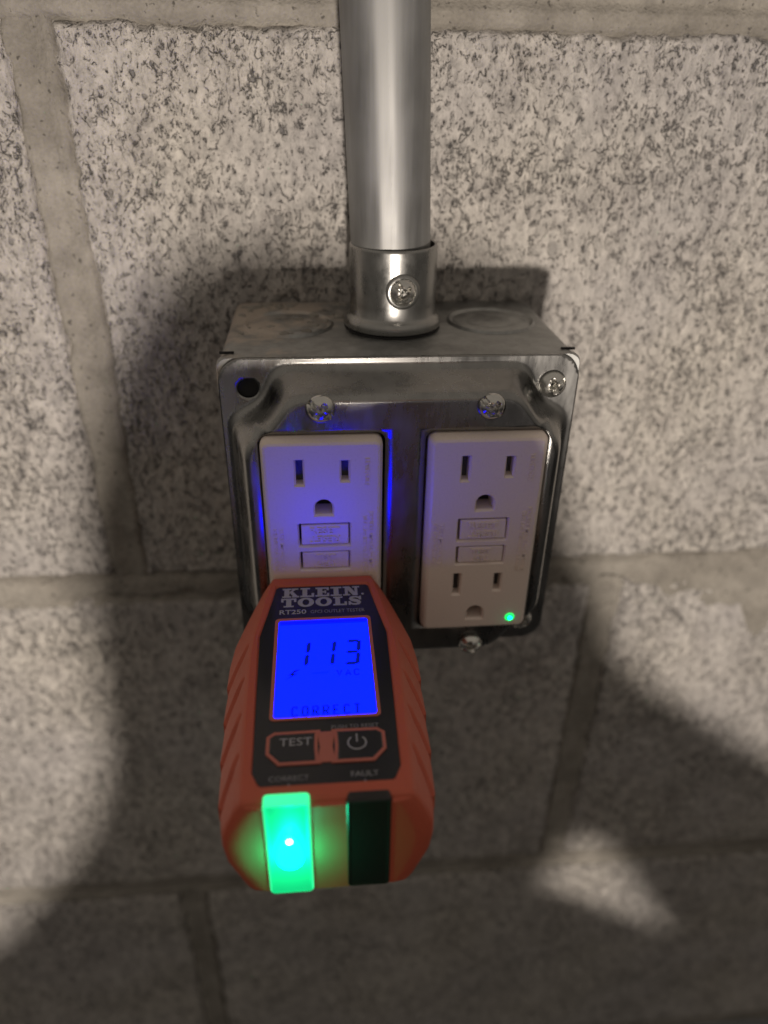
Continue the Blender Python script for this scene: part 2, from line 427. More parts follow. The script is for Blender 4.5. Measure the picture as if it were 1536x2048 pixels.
def joint(x0, x1, z0, z1, horizontal, seed, smear=None, res=1.3):
    nx = max(6, int((x1-x0)/res)); nz = max(6, int((z1-z0)/res))
    X, Z = np.meshgrid(np.linspace(x0, x1, nx+1), np.linspace(z0, z1, nz+1), indexing='ij')
    c = (Z-(z0+z1)/2) if horizontal else (X-(x0+x1)/2)
    hw = 5.0
    prof = 1.9-1.3*sstep(0, hw+1.0, np.abs(c))                       # tooled concave joint
    tuck = 5.0*sstep(hw+.6, hw+3.6, np.abs(c)-(fbm(X/9, Z/9, seed)-.45)*4.5)
    y = prof+tuck+(fbm(X/16, Z/16, seed+2)-.5)*1.2+(fbm(X/2.2, Z/2.2, seed+5)-.5)*.8
    if smear is not None: y = np.minimum(y, smear(X, Z)+(fbm(X/3, Z/3, seed+8)-.5)*.9)
    v = np.stack([X, y, Z], -1).reshape(-1, 3)
    i = np.arange((nx+1)*(nz+1)).reshape(nx+1, nz+1)
    f = np.stack([i[:-1, :-1], i[1:, :-1], i[1:, 1:], i[:-1, 1:]], -1).reshape(-1, 4).tolist()
    return obj('mortar_joint', v.tolist(), f, M['mortar'], wall, smooth=True)

def smear_B(X, Z):
    # mortar dragged down over the block at the right, and a lip of it at the left
    lim = ZB-6-14*sstep(105, 150, X)*(1-sstep(215, 245, X))-10*np.exp(-((X-188)/11)**2)-20*np.exp(-((X-176)/7)**2)
    lim = lim-(fbm(X/10, Z/10, 901)-.45)*14
    up = ZB+6+(fbm(X/14, Z/9, 911)-.35)*10*sstep(95, 140, X)+7*np.exp(-((X+172)/13)**2)
    ins = np.minimum(Z-lim, up-Z)
    return 5.0-5.5*sstep(-3.5, 2.5, ins+(fbm(X/4, Z/4, 955)-.5)*4)+1.0*sstep(60, 120, X)*0
joint(XL-420, XL+620, ZB-44, ZB+17, True, 301, smear_B)
joint(XL-420, XL+620, zA-11, zA+11, True, 311, lambda X, Z: 5.0-5.2*sstep(-2, 1.5, (Z-zA+6.2)+(fbm(X/12, Z/7, 921)-.5)*6)*(Z < zA))
joint(XL-420, XL+620, zC-11, zC+11, True, 321)
joint(XL-420, XL+620, zD-11, zD+11, True, 331, None, 3)
joint(XL-11, XL+11, ZB+4, zA-4, False, 341)
joint(XL+203.2-11, XL+203.2+11, zC+4, ZB-4, False, 351)
joint(XL-203.2-11, XL-203.2+11, zC+4, ZB-4, False, 352)
joint(XL-11, XL+11, zD+4, zC-4, False, 361)

# ------------------------------------------------------------------ junction box with its raised cover
box = thing('junction_box', 'square galvanised junction box with a raised two gang cover, mounted on the block wall', 'electrical box', (0, 0, -50.8))
def bx(name, g, mat, parent, **k):
    o = obj(name, g.v, g.f, mat, parent, **k); return o
OFF = Vector((0, 0, 50.8))
H = 50.8
g = Geo()
outer = rrect(H-.2, H-.2, 3.0, 5); inner = rrect(H-1.8, H-1.8, 2.0, 5)
KO = [(-32.0, -27.0), (31.8, -25.5)]
rings = [[(x, YB+1.3, z) for x, z in inner], [(x, YB+1.3, z) for x, z in outer]]
ys = [YB+1.3, YB+4, -40, -20, -1.0]
rings += [[(x, y, z) for x, z in outer] for y in ys[1:]]
g.loft(rings)
g.loft([[(x, YB+1.3, z) for x, z in inner], [(x, -3, z) for x, z in inner]], cap1=True)
body = obj('box_body', np.array(g.v)+[0, 0, 50.8], g.f, M['box'], box, smooth=True, angle=35)
# knockout discs pressed into the top, each with its ring groove
for i, (kx, ky) in enumerate(KO):
    g = Geo()
    r0 = 13.4
    prof = [(r0+.9, -.3), (r0+.5, .10), (r0-.1, .75), (r0-.7, .20), (r0-1.3, -.16), (r0-1.8, .22), (7.4, .22), (6.8, .10), (6.3, .24), (.05, .26)]
    g.lathe(prof, 56, (kx, ky, H-.2), 'z', cap1=True)
    o = obj('knockout', np.array(g.v)+[0, 0, 50.8], g.f, M['box'], body, smooth=True, angle=50)
    if i == 0: o['label'] = 'knockout disc crusted with dried mortar'
for sz_ in (-1, 1):                           # black disc painted as the dark of the screw hole behind the cover corner
    g = Geo(); g.lathe([(4.2, 0), (4.2, .1)], 24, (-42.8, YB+1.32, sz_*42.3), 'y', cap1=True)
    obj('hole_shade_disc', np.array(g.v)+[0, 0, 50.8], g.f, M['dark'], body)
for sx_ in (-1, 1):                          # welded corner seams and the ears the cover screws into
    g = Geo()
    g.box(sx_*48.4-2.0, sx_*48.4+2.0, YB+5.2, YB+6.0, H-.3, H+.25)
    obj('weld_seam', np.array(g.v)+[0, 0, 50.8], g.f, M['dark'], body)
    g = Geo()
    g.loft([[(sx_*45.0+x, YB+1.35+d, 44.5+z) for x, z in rrect(6.2-q, 6.0-q, 2.5, 4)] for d, q in ((0, .3), (.5, 0), (2.4, 0), (2.8, .3))], cap0=True, cap1=True)
    obj('screw_ear', np.array(g.v)+[0, 0, 50.8], g.f, M['box'], body, smooth=True, angle=40)
g = Geo(); rk = np.random.RandomState(5)      # crumbs of dried mortar stuck on the top, at the left
for k in range(60):
    cx = -47+40*rk.rand()**1.2; cy = -4-34*rk.rand()**1.5; r = .5+1.6*rk.rand()**2
    seg = 7; ring = lambda q, h: [(cx+r*q*(1+.35*math.sin(3.1*k+5*i))*math.cos(6.283*i/seg), cy+r*q*(.8+.3*math.cos(2*k+3*i))*math.sin(6.283*i/seg), H+h) for i in range(seg)]
    g.loft([ring(1, -.3), ring(.9, .15*r), ring(.45, .34*r)], cap1=True)
o = obj('mortar_crumbs', np.array(g.v)+[0, 0, 50.8], g.f, M['mortar'], body, smooth=True); o['kind'] = 'stuff'

# raised cover as a pressed height field with openings
OUT = rrect(H, H, 7.0, 10)
cut = [rrect(17.45, 34.1, 2.6, 6, s*23.0, 0) for s in (-1, 1)]
hole = [(-42.8+3.0*math.cos(a), 42.3+2.8*math.sin(a)) for a in np.linspace(0, 2*math.pi, 24, endpoint=False)]
holeb = [(-42.8+3.0*math.cos(a), -42.3+2.8*math.sin(a)) for a in np.linspace(0, 2*math.pi, 24, endpoint=False)]
def sdf(x, z):
    ax, az = np.abs(x), np.abs(z)
    qx, qz = ax-(49.2-4), az-(49.2-4)
    d = np.hypot(np.maximum(qx, 0), np.maximum(qz, 0))+np.minimum(np.maximum(qx, qz), 0)-4      # rounded square, <0 inside
    dc = 8.6-np.hypot(ax-46.6, az-45.6)                                                         # corner bites
    k = 7.0; hh = np.clip(.5+.5*(dc-d)/k, 0, 1)
    return -(d+(dc-d)*hh+k*hh*(1-hh))
def hcov(x, z):
    d = sdf(x, z)
    t = np.clip((d-.2)/6.0, 0, 1)
    return (YB-YF)*(t*t*t*(t*(6*t-15)+10)*.45+t*t*(3-2*t)*.55)
gx = np.arange(-50.4, 50.5, .8); pts = []
for x in gx:
    for z in gx:
        d = float(sdf(np.array(x), np.array(z)))
        if d > 7.5 and (int(round(x/.8)) % 4 or int(round(z/.8)) % 4): continue
        if not inpoly(OUT, x*1.004, z*1.004): continue
        if any(abs(x-s*23) < 18.0 and abs(z) < 34.6 for s in (-1, 1)): continue
        if math.hypot(x+42.8, abs(z)-42.3) < 3.3: continue
        pts.append((x, z))
vv, ff = cdt(OUT, cut+[hole, holeb], pts)
A = np.array(vv); hy = hcov(A[:, 0], A[:, 1])
hy = hy-.10*(np.sin(A[:, 0]*.21+1)*np.cos(A[:, 1]*.17))*sstep(5, 12, sdf(A[:, 0], A[:, 1]))
V3 = np.stack([A[:, 0], YB-hy, A[:, 1]], -1)
cover = obj('cover_plate', V3+[0, 0, 50.8], ff, M['cover'], box, smooth=True, angle=50)
bm = bmesh.new(); bm.from_mesh(cover.data)
bmesh.ops.recalc_face_normals(bm, faces=bm.faces)
if sum(f.normal.y*f.calc_area() for f in bm.faces) > 0:
    for f in bm.faces: f.normal_flip()
bm.to_mesh(cover.data); bm.free()
mod = cover.modifiers.new('sheet', 'SOLIDIFY'); mod.thickness = .0012; mod.offset = -1
cover.data.set_sharp_from_angle(angle=math.radians(50))

def screw_mesh(r, h, slot_deg, damage=0.0):
    """pan head with a cross recess and one long slot, axis -y"""
    nr, na = 15, 56
    V = []; F = []
    for a in range(nr+1):
        rr = r*(1-a/nr)
        for i in range(na):
            th = 2*math.pi*i/na
            x, z = rr*math.cos(th), rr*math.sin(th)
            q = rr/r
            y = h*(1-q**3.2)*1.0
            c, s_ = math.cos(math.radians(slot_deg)), math.sin(math.radians(slot_deg))
            u, w_ = x*c+z*s_, -x*s_+z*c
            wd = .17*r
            inx = max(1-max(0, abs(w_)-wd*.75)/(wd*.5), 0)*(1 if abs(u) < r*.98 else 0)
            inz = max(1-max(0, abs(u)-wd*.75)/(wd*.5), 0)*max(0, min(1, (r*.62-abs(w_))/(.12*r)))
            core = max(0, min(1, (.36*r-rr)/(.1*r)))
            dep = max(.50*min(1, inx), .60*min(1, inz), .95*core)*h*1.05
            dep *= 1+damage*math.sin(9*th+4*q)
            V.append((x, -(y-dep), z))
    for a in range(nr):
        for i in range(na):
            j = (i+1) % na; F.append((a*na+i, a*na+j, (a+1)*na+j, (a+1)*na+i))
    F.append(tuple(nr*na+i for i in range(na)))
    top = 0
    for q, yy in ((1.0, .35), (.93, .55), (.70, .60), (.68, 1.6)):
        k = len(V); V += [(r*q*math.cos(2*math.pi*i/na), yy, r*q*math.sin(2*math.pi*i/na)) for i in range(na)]
        for i in range(na): F.append((k+i, k+(i+1) % na, top+(i+1) % na, top+i))
        top = k
    return V, F
for (x, z, yb, r, deg, dm) in ((-23, 41.4, YF, 3.9, -38, .05), (23, 41.2, YF, 3.8, -42, .05), (23.2, -41.4, YF, 3.8, 20, .1),
                               (-23, -41.4, YF, 3.8, 70, .1), (43.2, 42.3, YB, 3.9, 22, .2), (43.2, -42.3, YB, 3.9, 60, .1)):
    v, f = screw_mesh(r, 2.1, deg, dm)
    o = obj('screw', np.array(v)+[x, yb-.95, z+50.8], f, M['screw'], cover, smooth=True, angle=38)
    if yb == YB and z > 0: o['label'] = 'screw in the upper right corner of the cover'

# ------------------------------------------------------------------ conduit and its connector
AX, AY = 0.0, -29.0
con = thing('conduit_connector', 'shiny set screw connector with a beaded foot joining the pipe to the box top', 'pipe fitting', (AX, AY, H))
g = Geo()
prof = [(12.4, 0.2), (14.0, 0.2), (14.7, .9), (14.9, 2.0), (14.7, 3.1), (14.0, 3.9), (13.3, 4.2), (13.0, 4.8), (13.05, 8.0), (13.05, 23.6), (12.95, 24.3), (12.6, 24.5), (12.15, 24.4), (12.0, 23.8), (11.95, 10)]
g.lathe(prof, 72)
obj('sleeve', g.v, g.f, M['connector'], con, smooth=True, angle=60)
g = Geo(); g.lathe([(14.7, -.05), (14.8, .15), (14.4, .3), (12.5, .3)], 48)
obj('foot_shade_ring', g.v, g.f, M['dark'], con, smooth=True)  # dark ring painted as the contact shade under the connector foot
v, f = screw_mesh(4.0, 2.6, -52, .35)
scr = obj('set_screw', v, f, M['screw'], con, smooth=True, angle=38, loc=(1.6, -12.9, 13.2)); scr.rotation_euler = (math.radians(4), 0, math.radians(8))
g = Geo(); g.lathe([(4.9, -.4), (5.0, .35), (4.6, .75), (4.0, .8), (3.7, .3)], 40, axis='y')
boss = obj('screw_boss', g.v, g.f, M['connector'], con, smooth=True, angle=60, loc=(1.6, -12.75, 13.2)); boss.rotation_euler = (0, 0, math.radians(8))

pipe = thing('conduit', 'grey galvanised steel conduit pipe rising from the box up the wall', 'pipe', (AX, AY, H+3))
g = Geo(); R = 11.7; rings = []; na = 96
for h in (7, 21.5, 24, 30, 60, 90, 130, 180, 240, 330):
    ring = []
    for i in range(na):
        th = 2*math.pi*i/na
        rr = R
        dth = (math.degrees(th)-262) % 360
        if dth > 180: dth -= 360
        if abs(dth) < 9: rr -= .16*(1-abs(dth)/9)**.5                # flattened weld seam down the front
        ring.append((rr*math.cos(th)-.044*h, rr*math.sin(th), h))
    rings.append(ring)
g.loft(rings, cap1=True)
tube = obj('tube', g.v, g.f, M['conduit'], pipe, smooth=True, angle=60)
g = Geo(); th0 = math.radians(270-2)
for s_ in range(30):
    z0 = 21+s_*10.2; z1 = z0+10.2*(.55+.45*random.random())
    a0, a1 = th0-.012, th0+.012+.006*random.random()
    g.add([((R+.03)*math.cos(a)-.044*z, (R+.03)*math.sin(a), z) for z in (z0, z1) for a in (a0, a1)], [(0, 1, 3, 2)])
o = obj('weld_bead', g.v, g.f, M['conduit'], tube)

# ------------------------------------------------------------------ receptacles
def make_outlet(label, x):
    t = thing('gfci_outlet', label, 'outlet', (x, YG, -33), 'white outlets in the metal cover')
    up = np.array([0, 0, 33.0])
    slots = []
    for zc in (23.7, -15.7):
        slots.append(('s', rrect(1.5, 4.2, .25, 2, -6.3, zc)))
        slots.append(('s', rrect(1.5, 3.5, .25, 2, 6.2, zc+.3)))
        slots.append(('g', ushape(2.95, zc-8.2, zc-13.9, .1)))
    bt = [rrect(7.7, 4.05, .5, 3, .1, 3.65), rrect(7.6, 3.45, .5, 3, .1, -5.25)]
    full = rrect(16.65, 33.4, 2.4, 6); front = inset(full, 1.5)
    vv, ff = cdt(front, [s[1] for s in slots]+bt)
    g = Geo()
    g.add([(a, 0, b) for a, b in vv], ff)
    mid = inset(full, .45)
    g.loft([[(a, 0, b) for a, b in front], [(a, .35, b) for a, b in inset(full, .85)], [(a, .95, b) for a, b in mid], [(a, 2.0, b) for a, b in full], [(a, 9, b) for a, b in full]])
    for k, poly in slots:
        i1 = inset(poly, .52)
        g.loft([[(a, 0, b) for a, b in poly], [(a, .75, b) for a, b in i1], [(a, 5.0 if k == 's' else 8.5, b) for a, b in i1]])
    for poly in bt:
        i1 = inset(poly, .45)
        g.loft([[(a, 0, b) for a, b in poly], [(a, .8, b) for a, b in i1], [(a, 4.5, b) for a, b in i1]], cap1=False)
    face = obj('face', np.array(g.v)+up, g.f, M['white'], t, smooth=True, angle=28); fix_normals(face)
    if sum(p.normal.y*p.area for p in face.data.polygons) > 0: face.data.flip_normals()
    for k, poly in slots:
        i1 = inset(poly, .50); yb = 3.4 if k == 's' else 6.5
        o = obj('slot' if k == 's' else 'ground_hole', np.array([(a, yb, b) for a, b in i1])+up, [tuple(range(len(i1)))], M['contact'] if k == 's' else M['dark'], face)
    g = Geo()                                   # back of the button wells
    g.add([(-8, 4.2, 8.2), (8, 4.2, 8.2), (8, 4.2, -9.2), (-8, 4.2, -9.2)], [(0, 1, 2, 3)])
    obj('button_well', np.array(g.v)+up, g.f, M['dark'], face)
    for nm, word, cx, cz, hw, hh, yf, tilt, tw in (('reset_button', 'RESET', .25, 3.65, 6.75, 3.22, .30, .10, 8.6), ('test_button', 'TEST', .25, -5.2, 6.7, 2.75, .38, -.06, 6.0)):
        g = Geo(); o_ = rrect(hw, hh, .35, 3); i_ = inset(o_, .25)
        fy = lambda z, e: yf+e+tilt*z/hh
        g.loft([[(a+cx, 4, b+cz) for a, b in o_], [(a+cx, fy(b, .22), b+cz) for a, b in o_], [(a+cx, fy(b, 0), b+cz) for a, b in i_]], cap1=True)
        btn = obj(nm, np.array(g.v)+up, g.f, M['white'], t, smooth=True, angle=30); fix_normals(btn)
        v, f = text2d(word, 2.1, 0.02, .22)
        v = fit(v, -tw/2, tw/2, .42, 2.45 if nm[0] == 'r' else 2.2)
        P = np.stack([v[:, 0]+cx, fy(v[:, 1], -.02)-v[:, 2], v[:, 1]+cz], -1)
        obj('lettering', P+up, f, M['white'], btn)
        P = np.stack([-v[:, 0]+cx, fy(-v[:, 1], -.02)-v[:, 2], -v[:, 1]+cz], -1)
        obj('lettering', P+up, f, M['white'], btn)
    def vtext(word, cap, x0, z0, z1):
        v, f = text2d(word, cap, 0.01, .20); v = fit(v, 0, z0-z1, 0, cap)
        obj('lettering', np.stack([x0+v[:, 1], -.01-v[:, 2], z0-v[:, 0]], -1)+up, f, M['white'], face)
    vtext('LEVITON', 1.35, 11.6, 27.8, 19.6)
    vtext('TEST MONTHLY', 1.15, -12.6, 6.2, -8.2); vtext('SEE INSTRUCTIONS', 1.15, -14.4, 6.2, -8.2)
    vtext('PRUEBE MENSUALMENTE', 1.15, 12.9, 10.8, -11.2); vtext('VEA LAS INSTRUCCIONES', 1.15, 11.1, 9.8, -11.2)
    return t, up
tR, up = make_outlet('empty white outlet on the right with a small green light lit at its corner', 23.0)
tL, _ = make_outlet('white outlet washed in blue light with the orange tester plugged into it', -23.0)
g = Geo(); g.lathe([(1.5, -.3), (1.5, .12), (1.25, .38), (.6, .6)], 24, (11.4, 0, -29.0), 'y')
pil = obj('indicator_light', np.array(g.v)+up, g.f, M['pilot'], tR, smooth=True)
g = Geo(); g.lathe([(.62, .55), (.5, .74), (.2, .86)], 20, (11.4, 0, -29.0), 'y', cap1=True)
obj('light_core', np.array(g.v)+up, g.f, M['pilot_core'], pil, smooth=True)

# ------------------------------------------------------------------ the plug-in tester
CX, ZT = -24.0, -9.7
tst = thing('outlet_tester', 'orange and black outlet tester with a glowing blue screen and lit green lamp', 'tester', (CX, -75.6, ZT-30))
TO = np.array([-CX, 75.6, 30-ZT])
yk = [-75.6, -77, -81, -86, -95, -103, -110, -118, -130, -140, -147, -151.6, -153.6, -154.5, -154.9]
wm = [19.0, 20.0, 21.0, 22.3, 24.4, 25.2, 25.3, 25.2, 24.8, 24.4, 23.8, 23.2, 22.8, 22.4, 21.8]
wt = [13.6, 14.4, 15.3, 16.2, 17.4, 18.6, 18.9, 18.9, 18.7, 18.4, 18.1, 17.9, 17.8, 17.7, 17.4]
zt = [-11.0, -10.0, -9.7, -9.7, -9.7, -9.7, -9.7, -9.7, -9.7, -9.7, -9.7, -9.7, -9.8, -10.2, -10.9]
wi = [10.5, 11.5, 13.3, 14.0, 15.5, 17.0, 16.9, 16.7, 16.4, 16.1, 16.0, 14.0, 14.0, 14.0, 14.0]   # half width of the black panel
ysx = sorted(set(list(np.arange(-76, -154.8, -.45).round(2))+yk), reverse=True)
I = lambda a, y: float(np.interp(-y, [-q for q in yk], a))
rings = []
for y in ysx:
    Wm, Wt, Zt, Wi = I(wm, y), I(wt, y), I(zt, y), I(wi, y)
    rec = .7 if -151.0 < y < -80.7 else (.0)
    half = [(0, Zt-rec), (Wi-.25, Zt-rec), (Wi+.15, Zt-.1*(rec > 0)), (Wt-.5, Zt), (Wt+.1, Zt-.35)]
    # side slope with four slanting grip steps
    ns = 18
    for k in range(1, ns+1):
        q = k/ns
        x = Wt+(Wm-Wt)*(q**.8); z = Zt-.6-(9.6)*q
        ph = ((-y-8.5*q)-103.0)/12.1
        g_ = 0.0
        if -.05 < ph < 4.0 and q > .10:
            fr = ph-math.floor(ph)
            if ph < 0: fr = 0; 
            dpt = .55*(1-fr)+1.5*max(0, 1-abs(fr-.06)/.055)
            g_ = dpt*min(1, q*3.0)*(1 if ph >= 0 else 0)
        half.append((x-g_, z-g_*.35))
    lastg = half[-1]
    half += [(lastg[0]+.1, -23.8), (Wm-.8, -28.6), (Wm-2.4, -32.7), (Wm-4.0, -36.8), (Wm-5.0, -38.4), (0, -38.8)]
    full = [(CX+x, y, z) for x, z in half]+[(CX-x, y, z) for x, z in half[-2:0:-1]]
    rings.append(full)
# nose: front face with chamfers to the flanks
nr = len(rings[0])
def shrink(ring, dx, dz, y, zc=-25):
    return [(CX+(p[0]-CX)*dx, y, zc+(p[2]-zc)*dz) for p in ring]
rings.append(shrink(rings[-1], .985, .995, -155.1))
rings.append(shrink(rings[-2], .83, .985, -155.6))
g = Geo(); g.loft(rings, cap0=True, cap1=True)
shell = obj('shell', np.array(g.v)+TO, g.f, M['orange'], tst, smooth=True, angle=30); fix_normals(shell)

def flat(name, poly, z, mat, parent, thick=.0):
    g = Geo()
    if thick:
        g.loft([[(x, y, z) for x, y in poly], [(x, y, z+thick*.6) for x, y in poly], [(x, y, z+thick) for x, y in inset(poly, min(.3, thick))]], cap1=True)
    else:
        g.add([(x, y, z) for x, y in poly], [tuple(range(len(poly)))])
    return obj(name, np.array(g.v)+TO, g.f, mat, parent)

ZP = ZT-.62                                  # floor of the recess
pan = [(CX+x, y) for x, y in [(12.4, -80.9), (13.2, -81.6), (16.7, -102.6), (15.85, -148.2), (13.4, -151.2), (-13.4, -151.2), (-15.85, -148.2), (-16.7, -102.6), (-13.2, -81.6), (-12.4, -80.9)]]
pan = pan[::-1]
panel = flat('display_panel', pan, ZP, M['panel'], tst, .12)
ZQ = ZP+.135
def ring_poly(name, outer, inner, z, mat, parent, h=.0):
    g = Geo(); n_ = len(outer)
    if h: g.loft([[(x, y, z) for x, y in outer], [(x, y, z+h) for x, y in outer], [(x, y, z+h) for x, y in inner], [(x, y, z) for x, y in inner]])
    else: g.loft([[(x, y, z) for x, y in outer], [(x, y, z) for x, y in inner]])
    return obj(name, np.array(g.v)+TO, g.f, mat, parent)
def rr_xy(x0, x1, y0, y1, r, n=5):
    return rrect((x1-x0)/2, (y1-y0)/2, r, n, (x0+x1)/2, (y0+y1)/2)
ring_poly('screen_frame', rr_xy(-36.9, -11.15, -132.7, -95.6, 1.2), rr_xy(-36.0, -12.0, -131.9, -96.5, .8), ZQ, M['print_red'], panel, .22)
scr_ = flat('lcd_screen', rr_xy(-35.9, -12.1, -131.8, -96.6, .8), ZQ+.01, M['lcd'], panel)
def ink(name, geoms, mat, z, parent):
    g = Geo()
    for v, f in geoms: g.add([(p[0], p[1], z) for p in v], f)
    return obj(name, np.array(g.v)+TO, g.f, mat, parent)
def rect(x0, x1, y0, y1): return [(x0, y0), (x1, y0), (x1, y1), (x0, y1)], [(0, 1, 2, 3)]
ink('recess_shade_line', [rect(-35.5, -12.4, -98.3, -98.0)], M['lcd_ink'], ZQ+.05, scr_)  # dark line painted as the shade of a recessed screen edge
ink('light_bar', [rect(-35.5, -12.4, -97.9, -96.9)], M['lcd_rim'], ZQ+.05, scr_)
def seg7(x, y, w_, h_, th, which, sl=.06):
    """seven segment digit, x = left, y = bottom; slanted"""
    out = []; hh = h_/2; gp = .18
    def hz(yc): return [(x+gp+th*.3, yc), (x+gp+th*.8, yc+th/2), (x+w_-gp-th*.8, yc+th/2), (x+w_-gp-th*.3, yc), (x+w_-gp-th*.8, yc-th/2), (x+gp+th*.8, yc-th/2)]
    def vt(xc, y0, y1): return [(xc, y0+gp), (xc+th/2, y0+gp+th*.5), (xc+th/2, y1-gp-th*.5), (xc, y1-gp), (xc-th/2, y1-gp-th*.5), (xc-th/2, y0+gp+th*.5)]
    segs = {'a': hz(y+h_-th/2), 'g': hz(y+hh), 'd': hz(y+th/2), 'f': vt(x+th/2, y+hh, y+h_), 'b': vt(x+w_-th/2, y+hh, y+h_), 'e': vt(x+th/2, y, y+hh), 'c': vt(x+w_-th/2, y, y+hh)}
    for k in which: out.append(([(px+(py-y)*sl, py) for px, py in segs[k]], [tuple(range(6))]))
    return out
def stroke(pts, wd):
    P = [np.array(p, float) for p in pts]; L = []; Rr = []
    for i, p in enumerate(P):
        a = P[max(0, i-1)]; b = P[min(len(P)-1, i+1)]; d = (b-a)/(np.linalg.norm(b-a)+1e-9); nn = np.array([-d[1], d[0]])
        w_ = wd[i] if isinstance(wd, (list, tuple)) else wd
        L.append(p+nn*w_/2); Rr.append(p-nn*w_/2)
    v = [tuple(q) for q in L+Rr]; n_ = len(P)
    return v, [(i, n_+i, n_+i+1, i+1) for i in range(n_-1)]
GL = {'C': [[(.95, .80), (.75, 1), (.25, 1), (0, .78), (0, .22), (.25, 0), (.75, 0), (.95, .2)]], 'O': [[(.5, 1), (.2, 1), (0, .75), (0, .25), (.2, 0), (.8, 0), (1, .25), (1, .75), (.8, 1), (.5, 1)]],
      'R': [[(0, 0), (0, 1), (.75, 1), (.95, .85), (.95, .62), (.75, .48), (.05, .48)], [(.5, .46), (.95, 0)]], 'E': [[(.9, 1), (0, 1), (0, 0), (.9, 0)], [(.05, .5), (.75, .5)]],
      'T': [[(0, 1), (1, 1)], [(.5, .95), (.5, 0)]], 'V': [[(0, 1), (.5, 0), (1, 1)]], 'A': [[(0, 0), (.5, 1), (1, 0)], [(.2, .32), (.8, .32)]]}
def lcd_word(wd, x0, x1, y0, y1, th):
    out = []; n_ = len(wd); cw = (x1-x0+.34*(x1-x0)/n_)/n_; lw = cw*.74
    for i, c in enumerate(wd):
        for pl in GL[c]:
            out.append(stroke([(x0+th/2+i*cw+p[0]*(lw-th), y0+th/2+p[1]*(y1-y0-th)) for p in pl], th))
    return out
ON = seg7(-32.4, -114.8, 4.3, 9.4, 1.12, 'bc', .1)+seg7(-25.8, -114.8, 4.3, 9.4, 1.12, 'bc', .1)+seg7(-19.4, -114.9, 4.3, 9.6, 1.12, 'abgcd', .1)
GH = []
ON += lcd_word('VAC', -21.1, -15.3, -118.8, -116.4, .42)
ON.append(([(-31.2, -115.8), (-30.0, -115.9), (-31.6, -117.2), (-30.6, -117.3), (-33.6, -119.4), (-32.1, -117.9), (-33.0, -117.8)], [(0, 6, 5, 3, 2, 1), (3, 5, 4)]))
ON += lcd_word('CORRECT', -32.0, -15.8, -131.75, -128.2, .62)
ink('lcd_segments', ON, M['lcd_ink'], ZQ+.06, scr_)
v1, f1 = text2d('WRONG', 2, .0); v2, f2 = text2d('OPEN NEUTRAL', 2, .0); v3, f3 = text2d('OPEN', 2, 0)
GH += [rect(-27, -23, -117.6, -116.9)]
ink('lcd_faint_segments', GH, M['lcd_ghost'], ZQ+.055, scr_)

# maker's slab lettering, built from strokes
def slab(ch):
    o = []; R_ = lambda *a: o.append(rect(*a))
    if ch == 'I': R_(.22, .58, 0, 1); R_(0, .8, 0, .16); R_(0, .8, .84, 1); w_ = .8
    elif ch == 'L': R_(.15, .50, 0, 1); R_(0, .70, .84, 1); R_(0, 1.0, 0, .17); R_(.82, 1.0, 0, .42); w_ = 1.0
    elif ch == 'E': R_(.15, .50, 0, 1); R_(0, 1.0, 0, .17); R_(0, .98, .83, 1); R_(.84, 1.0, 0, .36); R_(.82, .98, .66, 1); R_(.3, .78, .42, .58); R_(.66, .78, .32, .68); w_ = 1.0
    elif ch == 'T': R_(.36, .74, 0, 1); R_(.18, .92, 0, .16); R_(0, 1.1, .82, 1); R_(0, .17, .58, 1); R_(.93, 1.1, .58, 1); w_ = 1.1
    elif ch == 'N':
        R_(.14, .36, 0, 1); R_(0, .50, 0, .15); R_(.86, 1.06, 0, 1); R_(.70, 1.22, .85, 1); R_(0, .4, .85, 1)
        o.append(([(.10, 1), (.50, 1), (1.06, 0), (.72, 0)], [(0, 3, 2, 1)])); w_ = 1.22
    elif ch == 'K':
        R_(.14, .50, 0, 1); R_(0, .64, 0, .16); R_(0, .64, .84, 1); R_(.66, 1.14, .85, 1); R_(.70, 1.22, 0, .16)
        o.append(([(.44, .36), (.44, .56), (.80, .90), (1.02, .90)], [(0, 3, 2, 1)])); o.append(([(.52, .56), (.74, .68), (1.16, .08), (.80, .08)], [(0, 3, 2, 1)])); w_ = 1.2
    elif ch == 'O':
        n_ = 32; v = [(.6+.6*math.cos(6.2832*i/n_), .5+.53*math.sin(6.2832*i/n_)) for i in range(n_)]+[(.6+.25*math.cos(6.2832*i/n_), .5+.33*math.sin(6.2832*i/n_)) for i in range(n_)]
        o.append((v, [(i, (i+1) % n_, n_+(i+1) % n_, n_+i) for i in range(n_)])); w_ = 1.2
    elif ch == 'S':
        pts = [(.86, .66), (.80, .82), (.62, .91), (.42, .91), (.24, .84), (.20, .72), (.28, .60), (.50, .51), (.72, .42), (.80, .28), (.74, .15), (.56, .085), (.36, .09), (.18, .18), (.12, .36)]
        o.append(stroke(pts, [.14, .18, .18, .2, .26, .30, .32, .34, .32, .30, .26, .2, .18, .18, .14])); R_(.82, .97, .58, 1); R_(.02, .16, 0, .42); w_ = .98
    return o, w_
def slab_word(word, x0, x1, y0, y1, gap=.10):
    items = []; x = 0
    for c in word:
        o, w_ = slab(c)
        items.append((o, x)); x += w_+gap
    tot = x-gap; out = []
    for o, xo in items:
        for v, f in o: out.append(([(x0+(p[0]+xo)*(x1-x0)/tot, y0+p[1]*(y1-y0)) for p in v], f))
    return out
def print_on(name, geoms, mat, parent, z=None):
    g = Geo()
    for i, (v, f) in enumerate(geoms): g.add([(p[0], p[1], (ZQ+.01 if z is None else z)+.003*(i % 9)) for p in v], f)
    return obj(name, np.array(g.v)+TO, g.f, mat, parent)
